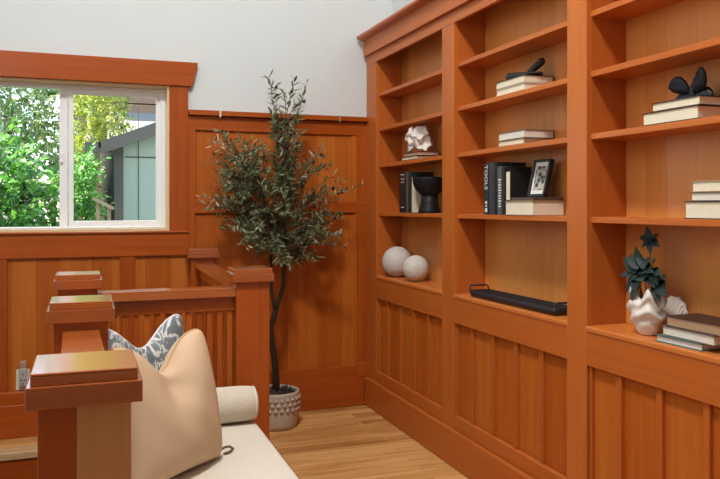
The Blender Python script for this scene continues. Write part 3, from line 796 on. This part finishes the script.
b = MB(); b.lathe([(.0001, .118), (.045, .123), (.075, .145), (.092, .178), (.0920, .1985), (.0945, .200), (.095, .196), (.092, .165), (.078, .130), (.052, .107), (.047, .099), (.0001, .098)], n=56)
b.build('basin', M['black'], bw)
b = MB(); b.lathe([(.0001, 0), (.062, 0), (.063, .008), (.056, .030), (.048, .060), (.046, .100), (.0001, .104)], n=48); b.build('foot', M['black'], bw)
# ---- left bay sill: two rough spheres
for (c, r, lab) in (((1.804, 4.272, .8605+.0945), .0945, 'larger rough white ball at the left on the left bay sill'), ((1.795, 3.975, .8605+.0765), .0765, 'smaller rough white ball in front on the left bay sill')):
    b = MB(); b.ball((0, 0, 0), r, sub=5, fn=lambda d: 1+.012*mnoise.noise(d*4)+.010*mnoise.noise(d*14)-.006)
    o = b.build('plaster_sphere', M['plaster'], None, loc=c); tag(o, lab, 'ball', 'rough white balls')
# ---- middle bay, second shelf: two books with knot
g = 'books under the black knot'
lying_book('cream book at the bottom of the pair under the black knot sculpture', 1.742, 1.885, 2.738, 2.975, 1.7965, .030, 'bk_cream', 'page', g)
lying_book('dark covered book directly under the black knot sculpture', 1.742, 1.892, 2.742, 2.978, 1.8265, .034, 'bk_black', 'page', g)
kn = thing('knot_sculpture', 'black sculpture of two crossed rounded bars on two books', 'ornament', (1.81, 2.84, 1.861))
def capsule(b, p0, p1, r0, r1, m=None):
    p0 = Vector(p0); p1 = Vector(p1); n = 12; P = []; Q = []
    d = (p1-p0); L = d.length; d.normalize()
    for k in range(6): a = PI/2*(1-k/5); P.append(p0-d*r0*math.sin(a)); Q.append(max(.0003, r0*math.cos(a)))
    for k in range(6): a = PI/2*k/5; P.append(p1+d*r1*math.sin(a)); Q.append(max(.0003, r1*math.cos(a)))
    b.tube(P, Q, 14, m)
b = MB(); capsule(b, (-.030, .080, .019), (.0, -.025, .014), .018, .013); b.build('low_bar', M['iron'], kn)
b = MB(); capsule(b, (.002, -.015, .016), (.028, -.085, .062), .012, .0165); b.build('raised_bar', M['iron'], kn)
b = MB(); b.ball((.005, -.045, .010), 1, sub=3, scale=(.040, .070, .010)); b.build('base', M['iron'], kn)
# ---- middle bay, third shelf: two books
g = 'two books alone in the middle bay'
lying_book('lower book of the lone pair on the middle bay third shelf', 1.744, 1.885, 2.752, 2.962, 1.5665, .025, 'bk_tan', 'page', g)
lying_book('white paged upper book of the lone pair in the middle bay', 1.742, 1.893, 2.742, 2.958, 1.5915, .036, 'bk_taupe', 'page_white', g)
# ---- middle bay, fourth shelf
g = 'standing books in the middle bay'
standing_book('standing book with big white spine letters, leftmost in the middle bay', 3.047, 3.089, 1.745, .140, 1.2605, .236, 'bk_green', 'page_white', g, [(.012, .030, .5), (.036, .044, .35), (.050, .062, .4)], ('TOOLS', .036, .230))
standing_book('plain slate standing book right of the lettered one', 2.988, 3.045, 1.745, .140, 1.2605, .238, 'bk_slate', 'page_white', g)
standing_book('gray standing book with faint white spine print', 2.925, 2.968, 1.745, .140, 1.2605, .218, 'bk_gray', 'page_white', g, [(.035+.012*k, .041+.012*k, (.5, .3, .6, .4)[k % 4]) for k in range(11)])
standing_book('thin black standing book next to the gray printed one', 2.903, 2.922, 1.745, .140, 1.2605, .215, 'bk_black', 'page_white', g)
standing_book('short black book turned with its cream page edges facing out in the middle bay', 2.862, 2.901, 1.748, .140, 1.3235, .132, 'bk_black', 'page', g, out=True)
standing_book('tall black book with its cover facing out in the middle bay', 2.970, 2.986, 1.745, .150, 1.2605, .240, 'bk_black', 'page_white', g)
g = 'stack under the photo frame'
lying_book('thick cream book under the photo frame stack', 1.737, 1.893, 2.668, 2.890, 1.2605, .061, 'bk_tan', 'page', g)
lying_book('thin taupe book between the thick book and the photo frame', 1.742, 1.890, 2.676, 2.850, 1.322, .014, 'bk_taupe', 'bk_taupe', g)
# photo frame leaning back
fr = thing('photo_frame', 'black photo frame with white mat on the middle bay books', 'photo frame', (1.802, 2.735, 1.3375), R(-84))
lean = Matrix.Rotation(R(-14), 4, 'X')
def fpart(name, b, m, bevel=.0015):
    for v in b.bm.verts: v.co = lean @ v.co
    return b.build(name, m, fr, bevel)
hw, hh, bd = .056, .166, .012
b = MB(); b.box(-hw, -hw+bd, -.012, .010, 0, hh); b.box(hw-bd, hw, -.012, .010, 0, hh); b.box(-hw, hw, -.012, .010, 0, bd); b.box(-hw, hw, -.012, .010, hh-bd, hh); fpart('frame', b, M['blackgloss'])
b = MB(); b.box(-hw+bd-.001, hw-bd+.001, -.004, .004, bd-.001, hh-bd+.001); fpart('mat_board', b, M['mat_white'], 0)
b = MB(); b.box(-hw+bd+.011, hw-bd-.011, -.0052, -.003, bd+.018, hh-bd-.018); fpart('print', b, M['print'], 0)
b = MB(); b.box(-hw+.003, hw-.003, .004, .011, .003, hh-.003); fpart('back', b, M['blackgloss'], 0)
b = MB(); b.box(-.02, .02, .010, .013, .0, .11)
for v in b.bm.verts: v.co.y += (.11-v.co.z)*.30
fpart('easel', b, M['blackgloss'], 0)
# ---- middle bay sill: long tray
ty = thing('serving_tray', 'long low black tray with loop handles on the middle bay sill', 'tray', (1.800, 2.880, .8605))
b = MB(); hx, hy = .062, .36
prof = []
def rrect(hx, hy, r, n=6):
    P = []
    for cx, cy, a0 in ((hx-r, hy-r, 0), (-hx+r, hy-r, 90), (-hx+r, -hy+r, 180), (hx-r, -hy+r, 270)):
        for k in range(n+1): a = R(a0+90*k/n); P.append((cx+r*math.cos(a), cy+r*math.sin(a)))
    return P
loops = [(rrect(hx-.010, hy-.010, .018), 0), (rrect(hx, hy, .022), .030), (rrect(hx-.005, hy-.005, .020), .031), (rrect(hx-.014, hy-.014, .016), .008)]
rings = [[b.bm.verts.new((p[0], p[1], z)) for p in P] for P, z in loops]
for A, B in zip(rings, rings[1:]):
    for j in range(len(A)): b.face([A[j], A[(j+1) % len(A)], B[(j+1) % len(A)], B[j]], None, .5, None, True)
b.face(rings[0][::-1]); b.face(rings[-1]); b.build('tray_body', M['iron'], ty)
for s in (-1, 1):
    b = MB(); y = s*(hy-.004)
    b.tube([(-.050, y-s*.01, .022), (-.050, y-s*.002, .044), (-.044, y, .052), (.044, y, .052), (.050, y-s*.002, .044), (.050, y-s*.01, .022)], .0045, 8); b.build('handle', M['iron'], ty)
# ---- right bay, third shelf: butterfly on two books
g = 'books under the black butterfly'
lying_book('thick cream paged book, bottom of the pair under the black butterfly', 1.742, 1.893, 1.780, 2.022, 1.5665, .042, 'bk_brown', 'page', g)
lying_book('thinner book on top, directly under the black butterfly', 1.745, 1.893, 1.776, 1.982, 1.6085, .029, 'bk_brown', 'page', g)
bf = thing('butterfly_sculpture', 'black four-lobed butterfly ornament on two books in the right bay', 'ornament', (1.818, 1.875, 1.638))
def wing(b, pts, th, T):
    """solid lens shaped wing from an outline; fattest in its middle"""
    c = sum((Vector(p) for p in pts), Vector((0, 0)))/len(pts); n = len(pts); rings = []
    for k, y in ((1, 0), (.8, th), (.4, th*1.6), (.8, -th), (.4, -th*1.6)):
        rings.append([b.bm.verts.new(T @ Vector((y, c.x+(p[0]-c.x)*k, c.y+(p[1]-c.y)*k))) for p in pts])
    for i, j in ((0, 1), (1, 2), (3, 0), (4, 3)):
        for q in range(n): b.face([rings[i][q], rings[i][(q+1) % n], rings[j][(q+1) % n], rings[j][q]], None, .5, None, True)
    b.face(rings[2]); b.face(rings[4][::-1])
up1 = [(0, .030), (.020, .022), (.048, .024), (.080, .036), (.097, .052), (.090, .066), (.074, .080), (.052, .086), (.032, .082), (.014, .064)]
up2 = [(0, .026), (-.030, .020), (-.056, .030), (-.070, .052), (-.072, .080), (-.062, .098), (-.050, .100), (-.046, .090), (-.034, .088), (-.028, .076), (-.016, .066), (-.008, .050)]
low1 = [(.0, .036), (.030, .042), (.058, .036), (.078, .020), (.086, .002), (.060, .000), (.030, .000), (.0, .006)]
low2 = [(.0, .036), (-.030, .042), (-.058, .036), (-.076, .020), (-.084, .002), (-.060, .000), (-.030, .000), (.0, .006)]
for nm, pts, rot in (('upper_wing', up1, R(-14)), ('upper_wing', up2, R(-14)), ('lower_wing', low1, R(12)), ('lower_wing', low2, R(12))):
    b = MB(); wing(b, pts, .006, Matrix.Rotation(rot, 4, 'Y')); b.build(nm, M['navy_black'], bf)
b = MB(); b.ball((-.002, 0, .026), 1, sub=3, scale=(.012, .012, .030)); b.build('body', M['navy_black'], bf)
# ---- right bay, fourth shelf: three books
g = 'three stacked books at the right edge'
lying_book('thick book at the bottom of the three book stack', 1.742, 1.893, 1.600, 1.835, 1.2605, .054, 'bk_black', 'page', g)
lying_book('white paged middle book of the three book stack', 1.744, 1.890, 1.605, 1.812, 1.315, .027, 'bk_taupe', 'page_white', g)
lying_book('tan topped uppermost book of the three book stack', 1.744, 1.888, 1.600, 1.808, 1.3425, .034, 'bk_tan', 'page', g)
# ---- right bay sill: stack of three books, vase, shell
g = 'books beside the white vase'
lying_book('thin teal book at the bottom of the stack beside the vase', 1.738, 1.880, 1.765, 1.956, .8605, .022, 'bk_teal', 'bk_white', g, R(2), over=.005)
lying_book('cream paged middle book of the stack beside the vase', 1.748, 1.880, 1.720, 1.940, .883, .030, 'bk_taupe', 'page_white', g, R(-1))
lying_book('dark covered top book of the stack beside the vase', 1.752, 1.885, 1.690, 1.925, .9135, .034, 'bk_brown', 'bk_tan', g)
vz = thing('ruffled_vase', 'white vase shaped like a ruffled clam shell holding teal leaves', 'vase', (1.795, 2.060, .8605))
b = MB(730); b.keep = False
def shellfn(a, i, r, z):
    k = max(0, z)/.15
    wv = .15*math.sin(2*PI*z/.046+2.2*math.sin(a*1.0+.5)+1.2*math.sin(3*a))*min(1, k*2.2)*(.45+.55*abs(math.sin(a)))
    rf = .10*k*k*math.sin(5*a+1)
    return r*(1+wv+rf), z+.022*k*k*math.sin(5*a+.4)
pr = [(.0001, 0), (.026, 0), (.032, .004)]
for q in range(1, 25): t_ = q/24; pr.append((.034+.038*math.sin(min(1, t_*1.35)*PI/2)-.016*max(0, t_-.55)/.45, .004+.140*t_))
for q in range(1, 13): t_ = 1-q/12; pr.append((max(.0001, .026+.030*math.sin(min(1, t_*1.35)*PI/2)-.014*max(0, t_-.55)/.45)*(1 if q < 12 else 0.001), .016+.126*t_))
b.lathe(pr, n=96, fn=shellfn)
for v in b.bm.verts: v.co.x *= .74
b.build('body', M['ceramic'], vz)
ss = thing('scallop_shell', 'pale ridged scallop shell standing behind the vase and books', 'shell', (1.864, 2.025, .8615), R(0))
b = MB(732)
n = 44; top = []; 
pts = [(0, .004)]
for k in range(n+1):
    a = R(-28+236*k/n); r = .060*(1+.035*math.sin(11*a)); pts.append((r*math.cos(a), (.072+r*math.sin(a)*1.0)))
T = Matrix.Rotation(R(8), 4, 'Y') @ Matrix.Rotation(R(8), 4, 'Z')
wing(b, pts, .007, T)
for v in b.bm.verts: v.co.z = max(v.co.z, 0.0003)
b.build('body', M['shell'], ss)
b = MB(733)
for k in range(9):
    a = R(20+17.5*k); capsule(b, T @ Vector((-.011, .012*math.cos(a), .020+.012*math.sin(a))), T @ Vector((-.007, .046*math.cos(a), .072+.050*math.sin(a))), .0030, .0050)
b.build('ridge', M['shell'], ss)
lf = thing('leaf_sprig', 'teal leafy stems standing in the white ruffled vase', 'plant', (1.795, 2.042, .885))
rr = random.Random(5)
stems = [((-.01, .012, .36-.02), (.0, .006, 0)), ((-.015, .045, .26), (0, .01, 0)), ((-.02, .005, .20), (0, 0, 0)), ((-.02, -.03, .20), (0, -.01, 0)), ((-.02, .045, .18), (0, 0, 0)), ((0, -.045, .17), (0, -.01, 0))]
stems[0] = ((.0, -.004, .300), (.0, .006, 0)); stems[1] = ((-.012, .052, .235), (0, .01, 0))
for (tip, base) in stems:
    b = MB(); p0 = Vector(base)+Vector((0, 0, .0)); p1 = Vector(tip); b.tube([p0, p0.lerp(p1, .5)+Vector((-.004, .003, .01)), p1], .0018, 6); b.build('stem', M['stem'], lf)
def vleaf(p, d, ln, w, tone):
    b = MB(); b.keep = True
    b.leaf(Vector(p), Vector(d), Vector((-.8, 0, .6)), ln, w, tone, .12, .25, 4); b.build('leaf', M['vase_leaf'], lf)
for k in range(6): a = k*PI/3+.4; vleaf(stems[0][0], (-.35, math.cos(a), .75*math.sin(a)), .050, .030, rr.uniform(.1, .4))
for k in range(3): a = k*2.1+.4; vleaf(stems[1][0], (-.35, math.cos(a), .35*math.sin(a)+.1), .042, .017, rr.uniform(.5, .9))
for (tip, n_, ln) in ((stems[2][0], 8, .078), (stems[3][0], 6, .070), (stems[4][0], 6, .070), (stems[5][0], 5, .064)):
    for k in range(n_): a = k*2*PI/n_+rr.uniform(-.2, .2); vleaf(tip, (-.45+rr.uniform(-.2, .1), math.cos(a), math.sin(a)*.9), ln*rr.uniform(.85, 1.1), ln*.52, rr.uniform(.1, .85))
vleaf((-.035, .015, .15), (-.4, .4, -.8), .072, .034, .8); vleaf((-.03, .02, .15), (-.3, .75, -.5), .06, .03, .6)
vleaf((-.02, -.045, .145), (-.3, -.9, -.15), .07, .036, .05); vleaf((-.02, -.04, .14), (-.3, -.6, -.5), .055, .03, .1)

# ================================================================== garden outside the window
b = MB(); b.box(-14, 14, 4.8, 34, -.9, -.6); structure('ground', b, M['lawn'])
sd = thing('garden_shed', 'pale sage green shed with gray trim seen through the window', 'shed', (1.4, 8.0, -.6))
def spart(name, mb, m, bevel=0):
    o = mb.build(name, m, sd, bevel); o.location = -sd.location; return o
sx0, slope = .255, .39
def rz(x): return 1.90+slope*(x-.162)
b = MB(); b.prism([(sx0, -.6), (2.6, -.6), (2.6, rz(1.5)-slope*1.1), (1.5, rz(1.5)), (sx0, rz(sx0))], 'y', 8.0, 10.6); spart('wall', b, M['shed_wall'])
b = MB(); b.box(sx0-.02, sx0+.085, 7.985, 8.01, -.6, rz(sx0)); spart('corner_board', b, M['shed_trim'])
b = MB(); b.box(sx0+.23, sx0+.238, 7.994, 8.004, -.6, 2.3); b.box(sx0+.1, 2.6, 7.994, 8.004, 1.795, 1.81); b.box(sx0+.9, sx0+.908, 7.994, 8.004, -.6, 2.4); spart('panel_joint', b, M['shed_trim'])
b = MB(); b.prism([(.12, rz(.12)-.07), (1.5, rz(1.5)-.07), (1.5, rz(1.5)+.055), (.12, rz(.12)+.055)], 'y', 7.80, 7.85); b.prism([(1.5, rz(1.5)-.07), (2.9, rz(1.5)-.07-slope*1.4), (2.9, rz(1.5)+.055-slope*1.4), (1.5, rz(1.5)+.055)], 'y', 7.80, 7.85); spart('rake_board', b, M['shed_trim'])
b = MB(); b.prism([(.10, rz(.10)+.0), (1.5, rz(1.5)+.02), (1.5, rz(1.5)+.07), (.10, rz(.10)+.06)], 'y', 7.84, 10.8); b.prism([(1.5, rz(1.5)+.02), (2.95, rz(1.5)-slope*1.45), (2.95, rz(1.5)-slope*1.45+.06), (1.5, rz(1.5)+.07)], 'y', 7.84, 10.8); spart('roof', b, M['shed_roof'])
b = MB(); b.box(-.03, .12, 7.84, 10.8, rz(.12)-.055, rz(.12)+.05); spart('gutter', b, M['shed_trim'])
nh = thing('neighbor_house', 'brown shingled house with pale blue lower roof behind the shed', 'house', (3.2, 14.0, -.6))
def hpart(name, mb, m): o = mb.build(name, m, nh); o.location = -nh.location; return o
b = MB()
for k in range(22): b.box(-.4, 7, 14.0-.0, 17, -.6+.25*k, -.6+.25*(k+1)-.02); b.box(-.4, 7, 13.985, 14.0, -.6+.25*k, -.6+.25*k+.03)
hpart('wall', b, M['house_wall'])
b = MB(); b.prism([(12.6, 2.35), (14.0, 2.98), (14.0, 2.90), (12.6, 2.27)], 'x', .3, 7); hpart('lower_roof', b, M['house_roof'])
b = MB(); b.box(-.8, 7.4, 13.5, 17.4, 4.9, 5.1); hpart('roof', b, M['shed_roof'])
def shrub(name, label, cat, x0, x1, y0, y1, z0, z1, n, ln, w, m, stems, seed, group=None, dens_top=1.0):
    t = thing(name, label, cat, ((x0+x1)/2, (y0+y1)/2, -.6), 0, group)
    rr = random.Random(seed); b = MB(seed); b.keep = True
    cx, cy, cz = (x0+x1)/2, (y0+y1)/2, (z0+z1)/2
    # twigs with leaf clusters
    k = 0
    while k < n:
        p = Vector((rr.uniform(-1, 1), rr.uniform(-1, 1), rr.uniform(-1, 1)))
        if p.length > 1.15 or abs(p.z) > 1: continue
        p = Vector((p.x*(x1-x0)/2, p.y*(y1-y0)/2, p.z*(z1-z0)/2+cz+.6))
        if mnoise.noise(p*1.6+Vector((seed, 0, 0))) < -.28: continue
        d0 = Vector((rr.gauss(0, 1), rr.gauss(-.5, .8), rr.gauss(.1, .8)))
        tb = .45+.5*mnoise.noise(p*2.5+Vector((0, seed, 0)))
        for q in range(6):
            d = d0.normalized()+Vector((rr.gauss(0, .7), rr.gauss(0, .7), rr.gauss(-.1, .5)))
            up = Vector((rr.gauss(0, .5), rr.gauss(-.4, .5), 1))
            b.leaf(p+d0.normalized()*.03*q, d, up, ln*rr.uniform(.6, 1.2), w*rr.uniform(.7, 1.2), min(1, max(0, tb+rr.uniform(-.3, .35))), .12, rr.uniform(-.1, .4))
            k += 1
    b.build('foliage', m, t)
    for (pts, r, mm) in stems:
        b = MB(); b.tube([Vector(p)-t.location for p in pts], [r*(1-.35*i/(len(pts)-1)) for i in range(len(pts))], 10); b.build('trunk' if r > .03 else 'stem', mm, t)
    return t
TWG = M['moss_bark']
shrub('laurel_bush', 'dense bright green leafy bush filling the left window pane', 'bush', -2.0, -.24, 6.2, 7.6, -.2, 2.0, 13000, .085, .036, M['bush_green'], [([(-.6, 6.9, -.6), (-.65, 6.9, .6), (-.5, 6.9, 1.5)], .028, TWG), ([(-1.2, 6.9, -.6), (-1.15, 6.9, .6), (-1.3, 6.9, 1.4)], .028, TWG)], 71)
shrub('mixed_tree', 'pale leaved tree above the bush in the upper left pane', 'tree', -3.0, -.22, 9.4, 10.6, 1.3, 3.5, 11000, .070, .026, M['bush_mixed'], [([(-.95, 10, -.6), (-.9, 10, 1.2), (-1.05, 10, 2.6)], .06, M['pale_bark'])], 72)
shrub('yellow_tree', 'yellow green tree with pale trunk left of the shed roof', 'tree', -.30, .56, 11.2, 12.4, 1.9, 3.9, 5200, .085, .030, M['bush_yellow'], [([(-.02, 11.8, -.6), (.0, 11.8, 1.2), (.06, 11.8, 2.9)], .085, M['pale_bark'])], 73)
shrub('low_bush', 'low glossy green bush beneath the yellow tree left of the shed', 'bush', -.17, .07, 6.98, 7.6, .0, 1.75, 4200, .066, .028, M['bush_green'], [([(-.05, 7.3, -.6), (-.05, 7.3, .8)], .022, TWG)], 74)
shrub('hedge', 'dark green hedge at the far side of the garden', 'hedge', -6.5, .6, 18.5, 20.5, -.5, 5.2, 16000, .20, .10, M['bush_mixed'], [([(-1.5, 19.5, -.6), (-1.5, 19.5, 2)], .05, TWG), ([(-3, 19.5, -.6), (-3, 19.5, 2)], .05, TWG)], 75)
mt = thing('mossy_tree_trunk', 'bare mossy tree trunk standing beside the shed corner', 'tree', (.205, 7.72, -.6))
b = MB(); b.tube([(.02, 0, 0), (.005, 0, .9), (-.005, 0, 1.5), (-.02, 0, 2.0), (-.035, 0, 2.42)], [.045, .042, .05, .06, .066], 12); b.build('trunk', M['moss_bark'], mt)
fc = thing('wood_gate_rail', 'short weathered wooden handrail in front of the low bush beside the mossy trunk', 'railing', (.095, 6.75, -.6))
b = MB(); b.box(-.03, .0, -.02, .02, 0, 1.94); b.build('post', M['fence_wood'], fc)
b = MB(); b.box(.06, .09, -.02, .02, 0, 1.90); b.build('post', M['fence_wood'], fc)
b = MB(); b.box(-.09, .10, -.025, .025, -.014, .014, mtx=Matrix.Translation((.02, -.045, 1.925)) @ Matrix.Rotation(R(28), 4, 'Y')); b.build('handrail', M['fence_wood'], fc)
